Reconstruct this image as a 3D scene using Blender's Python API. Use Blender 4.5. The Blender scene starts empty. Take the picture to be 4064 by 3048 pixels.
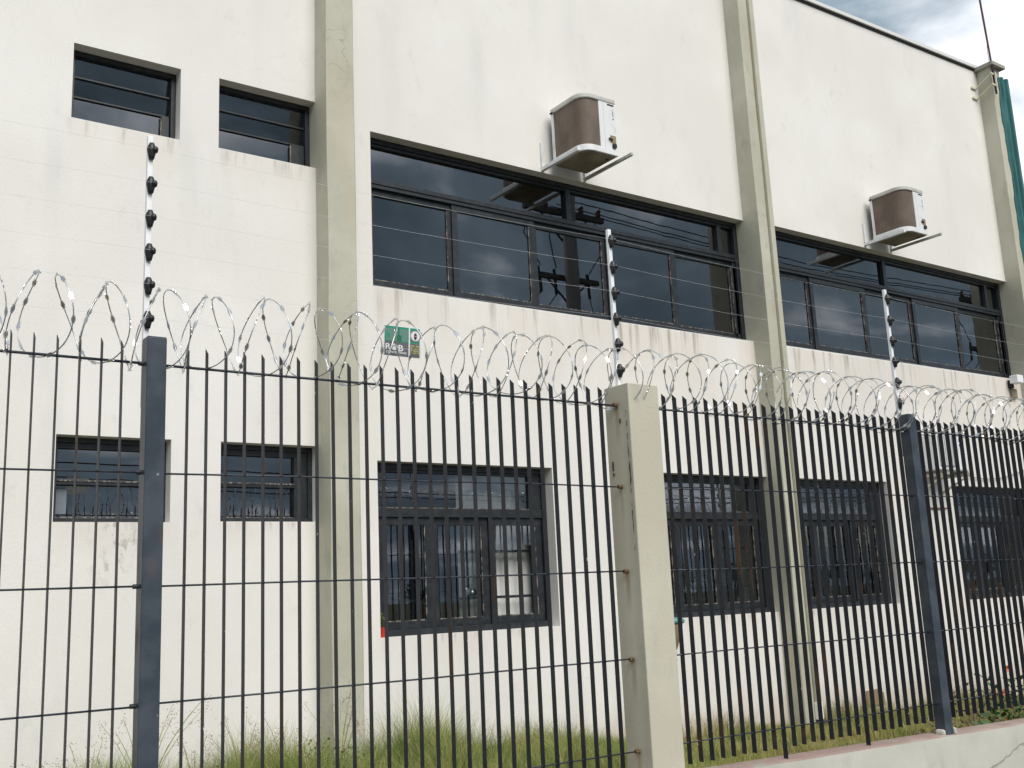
import bpy, math, random
import numpy as np
from mathutils import Vector, Matrix
random.seed(7); rng = np.random.default_rng(7)
sc = bpy.context.scene; C = sc.collection
R = math.radians
ZO = 1.75            # eye height above the pavement; all z below are relative to the eye, lifted by ZO at link time

# ------------------------------------------------------------------ camera
yaw, pitch, roll = R(35.673), R(11.394), R(-2.617)
f = Vector((math.sin(yaw)*math.cos(pitch), math.cos(yaw)*math.cos(pitch), math.sin(pitch)))
r = Vector((math.cos(yaw), -math.sin(yaw), 0)); u = r.cross(f)
r2 = math.cos(roll)*r + math.sin(roll)*u; u2 = -math.sin(roll)*r + math.cos(roll)*u
cd = bpy.data.cameras.new('camera'); cam = bpy.data.objects.new('camera', cd); C.objects.link(cam)
cd.sensor_width = 36; cd.lens = 37.26; cd.clip_start = .05; cd.clip_end = 5000
cam.matrix_world = Matrix((( r2.x, u2.x, -f.x, 0), (r2.y, u2.y, -f.y, 0), (r2.z, u2.z, -f.z, ZO), (0, 0, 0, 1)))
sc.camera = cam
cy = sc.cycles; cy.max_bounces = 7; cy.diffuse_bounces = 3; cy.glossy_bounces = 3; cy.transmission_bounces = 4; cy.transparent_max_bounces = 12; cy.caustics_reflective = False; cy.caustics_refractive = False

# ------------------------------------------------------------------ sky, sun, exposure
SUN_EL, SUN_AZ = R(48), R(184)          # azimuth clockwise from +Y: behind the camera, to the right
w = bpy.data.worlds.new('World'); sc.world = w; w.use_nodes = True
nt = w.node_tree; N = nt.nodes; L = nt.links; N.clear()
def wn(t, **k):
    n = N.new(t)
    for a, b in k.items(): setattr(n, a, b)
    return n
sky = wn('ShaderNodeTexSky', sky_type='NISHITA', sun_disc=False, sun_elevation=SUN_EL, sun_rotation=SUN_AZ)
skb = wn('ShaderNodeBackground'); skb.inputs[1].default_value = .055; L.new(sky.outputs[0], skb.inputs[0])
tc = wn('ShaderNodeTexCoord'); sep = wn('ShaderNodeSeparateXYZ'); L.new(tc.outputs['Generated'], sep.inputs[0])
def wm(op, a, b=None, c=None):
    n = wn('ShaderNodeMath', operation=op)
    for i, v in enumerate((a, b, c)):
        if v is None: continue
        if isinstance(v, (int, float)): n.inputs[i].default_value = v
        else: L.new(v, n.inputs[i])
    return n.outputs[0]
zz = wm('ADD', wm('MAXIMUM', sep.outputs[2], 0), .22)
cmb = wn('ShaderNodeCombineXYZ'); L.new(wm('DIVIDE', sep.outputs[0], zz), cmb.inputs[0]); L.new(wm('DIVIDE', sep.outputs[1], zz), cmb.inputs[1])
def wnoise(scale, det, off, dist=.0):
    m = wn('ShaderNodeMapping'); m.inputs['Location'].default_value = off; L.new(cmb.outputs[0], m.inputs[0])
    n = wn('ShaderNodeTexNoise'); n.inputs['Scale'].default_value = scale; n.inputs['Detail'].default_value = det; n.inputs['Distortion'].default_value = dist
    L.new(m.outputs[0], n.inputs['Vector']); return n.outputs['Fac']
cover = wn('ShaderNodeMapRange', interpolation_type='SMOOTHSTEP'); cover.inputs[1].default_value = .30; cover.inputs[2].default_value = .46
L.new(wnoise(1.3, 7, (25.65, 34.11, 0), .25), cover.inputs[0])
shade = wn('ShaderNodeValToRGB'); L.new(wnoise(1.9, 8, (23.72, 10.4, 0), .4), shade.inputs[0])
e = shade.color_ramp.elements
e[0].position = .36; e[0].color = (.10, .135, .165, 1); e[1].position = .64; e[1].color = (.60, .61, .64, 1); em = e.new(.52); em.color = (.165, .21, .25, 1)
cl = wn('ShaderNodeBackground'); L.new(shade.outputs[0], cl.inputs[0]); cl.inputs[1].default_value = .92
mx = wn('ShaderNodeMixShader'); L.new(cover.outputs[0], mx.inputs[0]); L.new(skb.outputs[0], mx.inputs[1]); L.new(cl.outputs[0], mx.inputs[2])
wo = wn('ShaderNodeOutputWorld'); L.new(mx.outputs[0], wo.inputs[0])

sd = bpy.data.lights.new('sun', 'SUN'); sd.energy = 1.5; sd.angle = R(45); sd.color = (1, .955, .89)
sun = bpy.data.objects.new('sun', sd); C.objects.link(sun)
sdir = Vector((math.sin(SUN_AZ)*math.cos(SUN_EL), math.cos(SUN_AZ)*math.cos(SUN_EL), math.sin(SUN_EL)))
sun.rotation_euler = sdir.to_track_quat('Z', 'Y').to_euler(); sun.location = (0, -20, 30)
vs = sc.view_settings; vs.view_transform = 'Standard'; vs.look = 'None'; vs.gamma = 1; vs.use_curve_mapping = False; vs.exposure = 1.2

# ------------------------------------------------------------------ materials
MATS = {}
class M:
    """small node-material helper"""
    def __init__(s, name, col=(.5, .5, .5), rough=.6, metal=0, spec=.5):
        s.m = bpy.data.materials.new(name); s.m.use_nodes = True; s.t = s.m.node_tree; s.N = s.t.nodes; s.L = s.t.links
        s.b = s.N['Principled BSDF']; s.out = s.N['Material Output']
        s.set('Base Color', (*col, 1)); s.set('Roughness', rough); s.set('Metallic', metal); s.set('Specular IOR Level', spec)
        MATS[name] = s.m; s.col = None
        g = s.N.new('ShaderNodeNewGeometry'); s.pos = g.outputs['Position']; s.nor = g.outputs['Normal']
        sp = s.N.new('ShaderNodeSeparateXYZ'); s.L.new(s.pos, sp.inputs[0]); s.X, s.Y, s.Z = sp.outputs
    def set(s, k, v): s.b.inputs[k].default_value = v
    def n(s, t, **k):
        n = s.N.new(t)
        for a, b in k.items(): setattr(n, a, b)
        return n
    def math(s, op, a, b=None, c=None, clamp=False):
        n = s.n('ShaderNodeMath', operation=op, use_clamp=clamp)
        for i, v in enumerate((a, b, c)):
            if v is None: continue
            if isinstance(v, (int, float)): n.inputs[i].default_value = v
            else: s.L.new(v, n.inputs[i])
        return n.outputs[0]
    def noise(s, scale, det=4, stretch=(1, 1, 1), off=(0, 0, 0), rough=.55, dist=0, src=None):
        m = s.n('ShaderNodeMapping'); m.inputs['Scale'].default_value = stretch; m.inputs['Location'].default_value = off
        s.L.new(src or s.pos, m.inputs[0])
        n = s.n('ShaderNodeTexNoise'); n.inputs['Scale'].default_value = scale; n.inputs['Detail'].default_value = det
        n.inputs['Roughness'].default_value = rough; n.inputs['Distortion'].default_value = dist
        s.L.new(m.outputs[0], n.inputs['Vector']); return n.outputs['Fac']
    def step(s, v, a, b, lo=0., hi=1.):
        n = s.n('ShaderNodeMapRange', interpolation_type='SMOOTHSTEP')
        for i, q in ((1, a), (2, b), (3, lo), (4, hi)): n.inputs[i].default_value = q
        s.L.new(v, n.inputs[0]); return n.outputs[0]
    def mix(s, fac, a, b):
        n = s.n('ShaderNodeMix', data_type='RGBA')
        for k, v in ((0, fac), (6, a), (7, b)):
            if isinstance(v, tuple): n.inputs[k].default_value = (*v, 1)
            elif isinstance(v, (int, float)): n.inputs[k].default_value = v
            else: s.L.new(v, n.inputs[k])
        return n.outputs[2]
    def color(s, v): s.L.new(v, s.b.inputs['Base Color'])
    def bump(s, v, strength, dist=.01):
        n = s.n('ShaderNodeBump'); n.inputs['Strength'].default_value = strength; n.inputs['Distance'].default_value = dist
        s.L.new(v, n.inputs['Height']); s.L.new(n.outputs[0], s.b.inputs['Normal'])
    def cracks(s, scale, width, off=(0, 0, 0), dist=.25, mask=(.45, .6)):
        nz = s.n('ShaderNodeTexNoise'); nz.inputs['Scale'].default_value = 2.2; nz.inputs['Detail'].default_value = 5
        s.L.new(s.pos, nz.inputs['Vector'])
        va = s.n('ShaderNodeVectorMath', operation='SCALE'); s.L.new(nz.outputs['Color'], va.inputs[0]); va.inputs['Scale'].default_value = dist
        vb = s.n('ShaderNodeVectorMath', operation='ADD'); s.L.new(s.pos, vb.inputs[0]); s.L.new(va.outputs[0], vb.inputs[1])
        m = s.n('ShaderNodeMapping'); m.inputs['Location'].default_value = off; s.L.new(vb.outputs[0], m.inputs[0])
        vo = s.n('ShaderNodeTexVoronoi', feature='DISTANCE_TO_EDGE'); vo.inputs['Scale'].default_value = scale; s.L.new(m.outputs[0], vo.inputs['Vector'])
        line = s.step(vo.outputs['Distance'], 0, width, 1, 0)
        return s.math('MULTIPLY', line, s.step(s.noise(.9, 3, off=(off[0]+5, 2, 1)), *mask))

def mul(m, *a):
    v = a[0]
    for b in a[1:]: v = m.math('MULTIPLY', v, b)
    return v

# white rendered wall: weathering, drips under the sills, dirt at the foot
m = M('white_stucco', rough=.9, spec=.25)
c = m.mix(m.step(m.noise(.55, 5), .38, .68), (.765, .742, .708), (.825, .805, .775))
c = m.mix(m.math('MULTIPLY', m.step(m.noise(1.2, 6, (1.6, 1, .32), (4, 0, 2)), .52, .76), .34), c, (.60, .595, .585))
c = m.mix(m.math('MULTIPLY', m.step(m.noise(5, 7, (1, 1, .55), (1, 8, 3), .7), .57, .75), .24), c, (.46, .45, .43))
streak = m.noise(9, 5, (1, 1, .07), (2, 1, 0), .65)
fine = m.noise(16, 5, (1, 1, .6), (7, 1, 0), .7)
def band(z0, ln, x0, x1):
    z = ZO+z0
    t = m.math('DIVIDE', m.math('SUBTRACT', z, m.Z), ln)
    a = m.math('MULTIPLY', m.step(t, 0, .02), m.step(t, .1, 1, 1, 0))
    return mul(m, a, m.step(m.X, x0-.08, x0+.1), m.step(m.X, x1-.1, x1+.08, 1, 0), m.step(m.noise(1.7, 5, (1, 1, .25), (x0, 3, z0)), .3, .6))
for (z0, ln, x0, x1, am, col) in ((3.13, 1.5, 4.86, 16.8, .36, (.66, .56, .47)), (4.25, .6, 1.95, 2.89, .22, (.66, .56, .47)), (4.25, .6, 3.27, 4.25, .22, (.66, .56, .47)), (.765, .4, 1.93, 2.87, .22, (.62, .51, .43)), (.765, .3, 3.31, 4.25, .2, (.62, .51, .43)), (-.315, .35, 4.87, 7.0, .2, (.66, .56, .47)), (-.315, .35, 8.3, 12.9, .22, (.66, .56, .47)), (-.315, .35, 14.55, 16.7, .22, (.66, .56, .47))):
    bm = band(z0, ln, x0, x1)
    c = m.mix(m.math('MULTIPLY', bm, am), c, col)
    c = m.mix(mul(m, band(z0, ln*.35, x0, x1), m.step(streak, .50, .68), .72), c, (.30, .26, .22))
e_mask = mul(m, band(.765, .75, 2.2, 2.9), m.step(fine, .5, .66), m.step(m.noise(2.4, 3, off=(3, 0, 1)), .4, .62))
c = m.mix(m.math('MULTIPLY', e_mask, .75), c, (.26, .23, .20))
foot = m.step(m.math('ADD', m.Z, m.math('MULTIPLY', m.noise(3, 5), .5)), ZO-1.45, ZO-.85, 1, 0)
c = m.mix(m.math('MULTIPLY', foot, .65), c, (.50, .40, .31))
c = m.mix(m.math('MULTIPLY', m.cracks(.42, .004, (3, 1, 2), .5, (.56, .66)), .10), c, (.36, .34, .32))
m.color(c); m.bump(m.noise(70, 3, rough=.7), .35, .006)
# pillars and pier
def painted(name, a, b, stain, crack, off):
    m = M(name, rough=.8, spec=.3)
    c = m.mix(m.step(m.noise(1.3, 5, off=off), .35, .68), a, b)
    c = m.mix(m.math('MULTIPLY', m.step(m.noise(4.2, 7, (1, 1, .5), off, .68), .53, .72), stain), c, (.25, .26, .235))
    c = m.mix(m.math('MULTIPLY', m.step(m.noise(2.1, 4, (1, 1, .3), (off[0]+4, 1, 0)), .55, .75), .35), c, (.50, .43, .30))
    c = m.mix(m.math('MULTIPLY', m.cracks(3.1, .008, off, .35, (.54, .64)), crack), c, (.12, .12, .10))
    m.color(c); m.bump(m.noise(45, 4, rough=.7), .35, .006); return m
painted('pillar_paint', (.465, .452, .365), (.545, .535, .445), .42, .6, (0, 0, 0))
pm = painted('pier_paint', (.50, .47, .375), (.56, .535, .44), .20, 0, (6, 2, 1))
m = pm
c_old = m.b.inputs['Base Color'].links[0].from_socket
for zb in (1.205, .67, .131, -.411, -.958):  # streak under each rail bolt: rust and the bolt's shadow painted into the colour
    tt = m.math('DIVIDE', m.math('SUBTRACT', ZO+zb+.02, m.Z), .34)
    mk = mul(m, m.step(tt, 0, .05), m.step(tt, .1, 1, 1, 0), m.step(m.math('ABSOLUTE', m.math('SUBTRACT', m.Y, 5.163)), .006, .034, 1, 0), m.step(m.X, 4.545, 4.55, 1, 0), m.step(m.noise(14, 5, (1, 1, .2)), .3, .6))
    c_old = m.mix(m.math('MULTIPLY', mk, .6), c_old, (.20, .13, .075))
m.color(c_old)
m = painted('low_wall_render', (.46, .455, .40), (.55, .545, .485), .30, .0, (2, 6, 3))
# pink floor paint on the coping
m = M('pink_coping_paint', rough=.85, spec=.25)
c = m.mix(m.step(m.noise(3, 6), .4, .66), (.30, .215, .19), (.38, .30, .26)); c = m.mix(m.step(m.noise(5, 6, off=(3, 1, 0)), .55, .68), c, (.30, .28, .245)); m.color(c); m.bump(m.noise(30, 5), .4, .01)
# dark fence paint with rust
def steel(name, a, b, rust_lo, rust_hi, rough=.42):
    m = M(name, rough=rough, spec=.3)
    c = m.mix(m.step(m.noise(6, 5), .35, .65), a, b)
    rmask = m.step(m.noise(3.6, 7, (1, 1, .45), (2, 5, 1), .65), rust_lo, rust_hi)
    c = m.mix(rmask, c, (.105, .062, .038))
    c = m.mix(m.step(m.noise(24, 4, (1, 1, .6), (9, 3, 2)), .715, .75), c, (.5, .5, .48))
    m.color(c); m.L.new(m.math('MULTIPLY_ADD', rmask, .35, rough), m.b.inputs['Roughness']); m.bump(m.noise(60, 3), .15, .003); return m
steel('fence_paint', (.016, .018, .026), (.024, .028, .038), .58, .70, .5)
steel('post_paint', (.034, .046, .062), (.060, .074, .093), .61, .76, .42)
m = M('rusty_bolt', (.17, .10, .055), .8); m.color(m.mix(m.step(m.noise(60, 3), .4, .6), (.20, .12, .06), (.10, .055, .03)))
M('rail_paint', (.030, .036, .05), .45)
m = M('galvanised_wire', (.55, .56, .57), .38, 1); m.color(m.mix(m.step(m.noise(14, 3), .4, .62), (.36, .36, .35), (.68, .69, .70)))
M('barb_steel', (.74, .75, .77), .3, 1)
M('faded_paper', (.16, .19, .23), .6); M('white_plastic', (.86, .87, .89), .4)
m = M('black_insulator', (.012, .012, .014), .42)
M('thin_steel_wire', (.72, .72, .71), .5)
# window frame paint
m = M('frame_paint', (.018, .022, .027), .4); m.color(m.mix(m.step(m.noise(14, 5), .4, .7), (.014, .017, .021), (.028, .034, .040)))
m = M('worn_bead', rough=.7); m.color(m.mix(m.step(m.noise(32, 5, (1, 1, .35), rough=.7), .46, .58), (.03, .035, .04), (.30, .25, .21)))
def glass(name, tint, base):
    m = M(name); N_, L_ = m.N, m.L; N_.remove(m.b)
    tr = m.n('ShaderNodeBsdfTransparent'); tr.inputs[0].default_value = (*tint, 1)
    gl = m.n('ShaderNodeBsdfGlossy'); gl.inputs['Roughness'].default_value = .005; gl.inputs[0].default_value = (.93, .96, 1, 1)
    bp = m.n('ShaderNodeBump'); bp.inputs['Strength'].default_value = .012; bp.inputs['Distance'].default_value = .05
    L_.new(m.noise(1.6, 2), bp.inputs['Height']); L_.new(bp.outputs[0], gl.inputs['Normal'])
    fr = m.n('ShaderNodeFresnel'); fr.inputs[0].default_value = 1.5
    dirt = m.step(m.noise(2.5, 6, (1, 1, .5)), .4, .7, .0, .02)
    fac = m.math('ADD', m.math('MULTIPLY_ADD', fr.outputs[0], .9, base), dirt, clamp=True)
    mx = m.n('ShaderNodeMixShader'); L_.new(fac, mx.inputs[0]); L_.new(tr.outputs[0], mx.inputs[1]); L_.new(gl.outputs[0], mx.inputs[2])
    L_.new(mx.outputs[0], m.out.inputs[0])
glass('tinted_glass', (.24, .265, .29), .13)
glass('clear_glass', (.88, .90, .91), .03)
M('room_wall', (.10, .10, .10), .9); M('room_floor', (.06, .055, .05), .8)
m = M('blind_fabric', rough=.9); m.color(m.mix(m.step(m.noise(2.2, 3, (1, 1, .2)), .35, .65), (.70, .71, .69), (.82, .82, .79)))
# air conditioners
m = M('unit_white', rough=.45); m.color(m.mix(m.step(m.noise(7, 6), .5, .75), (.78, .79, .80), (.62, .61, .58)))
m = M('unit_grey_cover', rough=.6); m.color(m.mix(m.step(m.noise(6, 6), .4, .7), (.56, .56, .53), (.45, .44, .40)))
m = M('coil_fins', rough=.75); c = m.mix(m.step(m.noise(5, 6, (1, 1, .6)), .35, .7), (.125, .094, .072), (.185, .142, .112)); m.color(c)
wv = m.n('ShaderNodeTexWave', wave_type='BANDS', bands_direction='Z'); wv.inputs['Scale'].default_value = 45; m.L.new(m.pos, wv.inputs['Vector']); m.bump(wv.outputs['Fac'], .35, .004)
m = M('dirty_pan', rough=.85); m.color(m.mix(m.step(m.noise(5, 5), .35, .7), (.20, .17, .12), (.31, .27, .20)))
M('grille_grey', (.36, .36, .35), .6); M('dark_gap', (.02, .02, .02), .8); M('blue_print', (.03, .06, .25), .5); M('cardboard_tan', (.28, .20, .12), .8)
# the rest
M('copper_pipe', (.30, .12, .07), .5); M('grey_cable', (.35, .34, .32), .6)
m = M('antenna_red', rough=.55); m.color(m.mix(m.step(m.noise(3, 3, (1, 1, .5)), .45, .6), (.09, .022, .035), (.045, .02, .05)))
M('bracket_cream', (.66, .62, .48), .5)
m = M('teal_sheet', rough=.45); m.color(m.mix(m.step(m.noise(3, 5), .4, .7), (.018, .115, .115), (.03, .16, .16)))
M('cap_underside', (.35, .34, .29), .8)
M('flashing_white', (.74, .74, .72), .5)
m = M('lawn_soil', rough=.95); m.color(m.mix(m.step(m.noise(3, 6), .4, .62), (.13, .14, .045), (.19, .15, .08)))
def grassm(name, a, b, cdry):
    m = M(name, rough=.65, spec=.25)
    c = m.mix(m.step(m.noise(1.1, 4), .38, .62), a, b); c = m.mix(m.step(m.noise(2.3, 4, off=(8, 1, 4)), .52, .64), c, (a[0]*.5, a[1]*.62, a[2]*.5)); c = m.mix(m.step(m.noise(7, 4, off=(3, 3, 3)), .50, .68), c, cdry); m.color(c)
    m.set('Subsurface Weight', 0.0)
grassm('tall_grass_blades', (.25, .31, .085), (.34, .36, .11), (.48, .41, .19))
grassm('short_grass_blades', (.26, .285, .085), (.35, .32, .11), (.45, .36, .17))
M('seed_head', (.36, .22, .18), .8); M('weed_leaf', (.13, .20, .05), .6)
M('flower_orange', (.62, .10, .012), .6); M('plant_leaf', (.045, .12, .03), .55); M('dry_stem', (.24, .17, .12), .8)
M('red_pot', (.50, .035, .018), .5)
M('tan_pot', (.30, .225, .14), .6); M('teal_rim', (.10, .25, .24), .5)
m = M('paving', rough=.9); m.color(m.mix(m.noise(2, 6), (.20, .195, .18), (.30, .29, .27)))
m = M('asphalt', rough=.9); m.color(m.mix(m.noise(12, 5), (.035, .035, .036), (.062, .061, .06)))
m = M('earth', rough=.95); m.color(m.mix(m.noise(.4, 6), (.06, .075, .025), (.11, .09, .05)))
m = M('tree_leaves', rough=.6); m.color(m.mix(m.noise(.9, 4), (.025, .055, .014), (.055, .09, .022)))
M('bark', (.09, .07, .05), .9); M('pole_concrete', (.20, .19, .18), .85); M('pole_hardware', (.05, .05, .05), .6); M('transformer_grey', (.14, .16, .15), .5); M('cable_black', (.02, .02, .02), .6)
M('porcelain', (.10, .045, .025), .3)
M('sign_green', (.015, .27, .175), .45); M('sign_dark_green', (.01, .15, .07), .45); M('sign_pale_green', (.12, .25, .20), .45); M('sign_grey', (.125, .125, .135), .45); M('sign_white', (.78, .79, .80), .45); M('sign_pink', (.62, .34, .36), .45); M('sign_yellow', (.56, .52, .16), .45); M('sign_ink', (.03, .03, .06), .45)

# ------------------------------------------------------------------ mesh helpers
class MB:
    def __init__(s): s.v = []; s.f = []
    def add(s, vs, fs):
        o = len(s.v); s.v += [tuple(p) for p in vs]; s.f += [tuple(i+o for i in q) for q in fs]; return s
    def box(s, x0, x1, y0, y1, z0, z1):
        return s.add([(x0,y0,z0),(x1,y0,z0),(x1,y1,z0),(x0,y1,z0),(x0,y0,z1),(x1,y0,z1),(x1,y1,z1),(x0,y1,z1)],
                     [(0,3,2,1),(4,5,6,7),(0,1,5,4),(1,2,6,5),(2,3,7,6),(3,0,4,7)])
    def quad(s, a, b, c, d): return s.add([a, b, c, d], [(0, 1, 2, 3)])
    def prism(s, poly, axis, a0, a1):
        """poly of (p,q); axis 'x': (y,z), 'y': (x,z), 'z': (x,y)"""
        def mk(p, a): return {'x': (a, p[0], p[1]), 'y': (p[0], a, p[1]), 'z': (p[0], p[1], a)}[axis]
        n = len(poly); vs = [mk(p, a0) for p in poly]+[mk(p, a1) for p in poly]
        return s.add(vs, [tuple(range(n))[::-1], tuple(range(n, 2*n))]+[(i, (i+1) % n, n+(i+1) % n, n+i) for i in range(n)])
    def tube(s, path, rad, n=8, caps=True):
        path = [Vector(p) for p in path]; rings = []; prev = None
        for i, p in enumerate(path):
            t = (path[min(i+1, len(path)-1)]-path[max(i-1, 0)]).normalized()
            a = prev-t*prev.dot(t) if prev is not None else t.cross(Vector((0, 0, 1)) if abs(t.z) < .9 else Vector((1, 0, 0)))
            a.normalize(); prev = a; b = t.cross(a); rr = rad[i] if isinstance(rad, (list, tuple)) else rad
            rings.append([p+rr*(math.cos(2*math.pi*k/n)*a+math.sin(2*math.pi*k/n)*b) for k in range(n)])
        vs = [q for g in rings for q in g]; fs = []
        for i in range(len(rings)-1):
            for k in range(n): fs.append((i*n+k, i*n+(k+1) % n, (i+1)*n+(k+1) % n, (i+1)*n+k))
        if caps: fs += [tuple(range(n))[::-1], tuple(range((len(rings)-1)*n, len(rings)*n))]
        return s.add(vs, fs)
    def lathe(s, prof, cx, cy, n=16):
        """prof: (radius, z)"""
        return s.tube([(cx, cy, z+i*1e-6) for i, (q, z) in enumerate(prof)], [q for q, z in prof], n)
    def mesh(s, name, mat, org=(0, 0, 0), smooth=False):
        me = bpy.data.meshes.new(name)
        me.from_pydata([(a-org[0], b-org[1], c-org[2]) for a, b, c in s.v], [], s.f); me.materials.append(MATS[mat])
        if smooth: me.polygons.foreach_set('use_smooth', [True]*len(me.polygons))
        me.update(); return me
ORG = {}
def link(o, parent, loc):
    C.objects.link(o)
    if parent is None: o.location = (loc[0], loc[1], loc[2]+ZO); ORG[o.name] = loc
    else:
        po = ORG[parent.name]; o.parent = parent; o.location = tuple(loc[i]-po[i] for i in range(3)); ORG[o.name] = loc
    return o
def thing(name, label, cat, loc, group=None):
    o = bpy.data.objects.new(name, None); o.empty_display_size = .1; link(o, None, loc); return tag(o, label, cat, group)
def tag(o, label, cat, group=None):
    o['label'] = label; o['category'] = cat
    if group: o['group'] = group
    return o
def part(name, mb, mat, parent=None, loc=None, smooth=False, bevel=0, label=None):
    if loc is None: loc = ORG[parent.name] if parent else (0, 0, 0)
    o = bpy.data.objects.new(name, mb.mesh(name, mat, loc, smooth)); link(o, parent, loc)
    if bevel: b = o.modifiers.new('bevel', 'BEVEL'); b.width = bevel; b.segments = 2; b.limit_method = 'ANGLE'
    if label: o['label'] = label
    return o
def shared(name, me, parent, loc, rot=None):
    o = bpy.data.objects.new(name, me); link(o, parent, loc)
    if rot is not None: o.rotation_euler = rot
    return o
def struct(name, mb, mat): o = part(name, mb, mat); o['kind'] = 'structure'; return o

DW, DF = 9.08, 5.163
# ------------------------------------------------------------------ setting
struct('ground', MB().quad((-900, -900, -1.96), (900, -900, -1.96), (900, 900, -1.96), (-900, 900, -1.96)), 'earth')
struct('pavement', MB().box(-30, 60, 1.5, 5.10, -1.95, -1.75), 'paving')
struct('road', MB().quad((-60, -8, -1.90), (90, -8, -1.90), (90, 1.5, -1.90), (-60, 1.5, -1.90)), 'asphalt')
def lawn_z(x): return -1.67+.018*(11-min(max(x, -2), 20))
mb = MB(); xs = np.linspace(-3, 24, 28)
for a, b in zip(xs[:-1], xs[1:]): mb.quad((a, 5.29, lawn_z(a)), (b, 5.29, lawn_z(b)), (b, DW+.02, lawn_z(b)), (a, DW+.02, lawn_z(a)))
struct('lawn', mb, 'lawn_soil')

# ------------------------------------------------------------------ building
bld = thing('building', 'two storey white rendered building with beige pillars and dark framed windows', 'building', (9, DW, -1.9))
PD = .26; PF = DW-PD                       # pillars stand 26 cm proud of the wall
OPEN = [  # x0, x1, z0, z1
 (1.95, 2.895, 4.252, 4.957), (3.26, 4.246, 4.255, 4.962),                               # A B
 (4.86, 10.50, 3.13, 4.79), (10.60, 16.86, 3.14, 4.825),                                # C D
 (1.933, 2.87, .76, 1.472), (3.31, 4.246, .769, 1.476),                                  # E F
 (4.868, 6.998, -.314, 1.363), (8.30, 10.50, -.318, 1.36), (10.60, 12.90, -.315, 1.36), (14.555, 16.70, -.33, 1.345)]  # G H I J
X0, X1, Z0, ZT = -4., 17.05, -2.2, 8.2
def roofz(x): return 8.54+.023*(x-12.04)
mb = MB(); xs = sorted({X0, X1} | {o[0] for o in OPEN} | {o[1] for o in OPEN}); zs = sorted({Z0, ZT} | {o[2] for o in OPEN} | {o[3] for o in OPEN})
for a, b in zip(xs[:-1], xs[1:]):
    for c, d in zip(zs[:-1], zs[1:]):
        mx_, mz_ = (a+b)/2, (c+d)/2
        if any(o[0] < mx_ < o[1] and o[2] < mz_ < o[3] for o in OPEN): continue
        mb.quad((a, DW, c), (b, DW, c), (b, DW, d), (a, DW, d))
    mb.quad((a, DW, ZT), (b, DW, ZT), (b, DW, roofz(b)), (a, DW, roofz(a)))
T = .30
for (a, b, c, d) in OPEN:
    y0, y1 = DW, DW+T
    mb.quad((a, y0, c), (a, y1, c), (b, y1, c), (b, y0, c)); mb.quad((a, y0, d), (b, y0, d), (b, y1, d), (a, y1, d))
    mb.quad((a, y0, c), (a, y0, d), (a, y1, d), (a, y1, c)); mb.quad((b, y0, c), (b, y1, c), (b, y1, d), (b, y0, d))
part('wall', mb, 'white_stucco', bld)
mb = MB().box(X1-.02, X1+.2, DW-.0, DW+14, Z0, 8.6); part('side_wall', mb, 'white_stucco', bld)
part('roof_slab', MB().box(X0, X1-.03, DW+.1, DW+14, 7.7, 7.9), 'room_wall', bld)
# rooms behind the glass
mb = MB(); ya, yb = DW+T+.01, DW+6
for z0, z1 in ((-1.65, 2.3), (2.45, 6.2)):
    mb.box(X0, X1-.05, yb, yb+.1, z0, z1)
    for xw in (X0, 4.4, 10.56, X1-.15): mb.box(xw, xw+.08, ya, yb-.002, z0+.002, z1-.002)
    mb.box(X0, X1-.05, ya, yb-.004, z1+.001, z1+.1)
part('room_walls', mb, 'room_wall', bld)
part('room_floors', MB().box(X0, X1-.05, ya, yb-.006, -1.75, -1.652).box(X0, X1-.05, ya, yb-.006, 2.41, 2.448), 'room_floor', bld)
# back of the wall, so no light leaks round the openings
mb = MB()
for a, b in zip(xs[:-1], xs[1:]):
    for c, d in zip(zs[:-1], zs[1:]):
        mx_, mz_ = (a+b)/2, (c+d)/2
        if any(o[0] < mx_ < o[1] and o[2] < mz_ < o[3] for o in OPEN): continue
        mb.quad((a, DW+T, c), (a, DW+T, d), (b, DW+T, d), (b, DW+T, c))
part('inner_wall', mb, 'room_wall', bld)
# coping strip on the parapet: dark drip gap, white flashing
mb = MB(); mb.add([(10.7, DW-.05, roofz(10.7)+.03), (16.79, DW-.05, roofz(16.79)+.03), (16.79, DW+.25, roofz(16.79)+.03), (10.7, DW+.25, roofz(10.7)+.03),
    (10.7, DW-.05, roofz(10.7)+.085), (16.79, DW-.05, roofz(16.79)+.085), (16.79, DW+.25, roofz(16.79)+.085), (10.7, DW+.25, roofz(10.7)+.085)], [(0,3,2,1),(4,5,6,7),(0,1,5,4),(1,2,6,5),(2,3,7,6),(3,0,4,7)])
part('parapet_flashing', mb, 'flashing_white', bld)
mb = MB(); mb.add([(10.7, DW-.02, roofz(10.7)-.004), (16.79, DW-.02, roofz(16.79)-.004), (16.79, DW+.2, roofz(16.79)-.004), (10.7, DW+.2, roofz(10.7)-.004),
    (10.7, DW-.02, roofz(10.7)+.028), (16.79, DW-.02, roofz(16.79)+.028), (16.79, DW+.2, roofz(16.79)+.028), (10.7, DW+.2, roofz(10.7)+.028)], [(0,3,2,1),(4,5,6,7),(0,1,5,4),(1,2,6,5),(2,3,7,6),(3,0,4,7)])
part('drip_edge', mb, 'dark_gap', bld)
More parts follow.
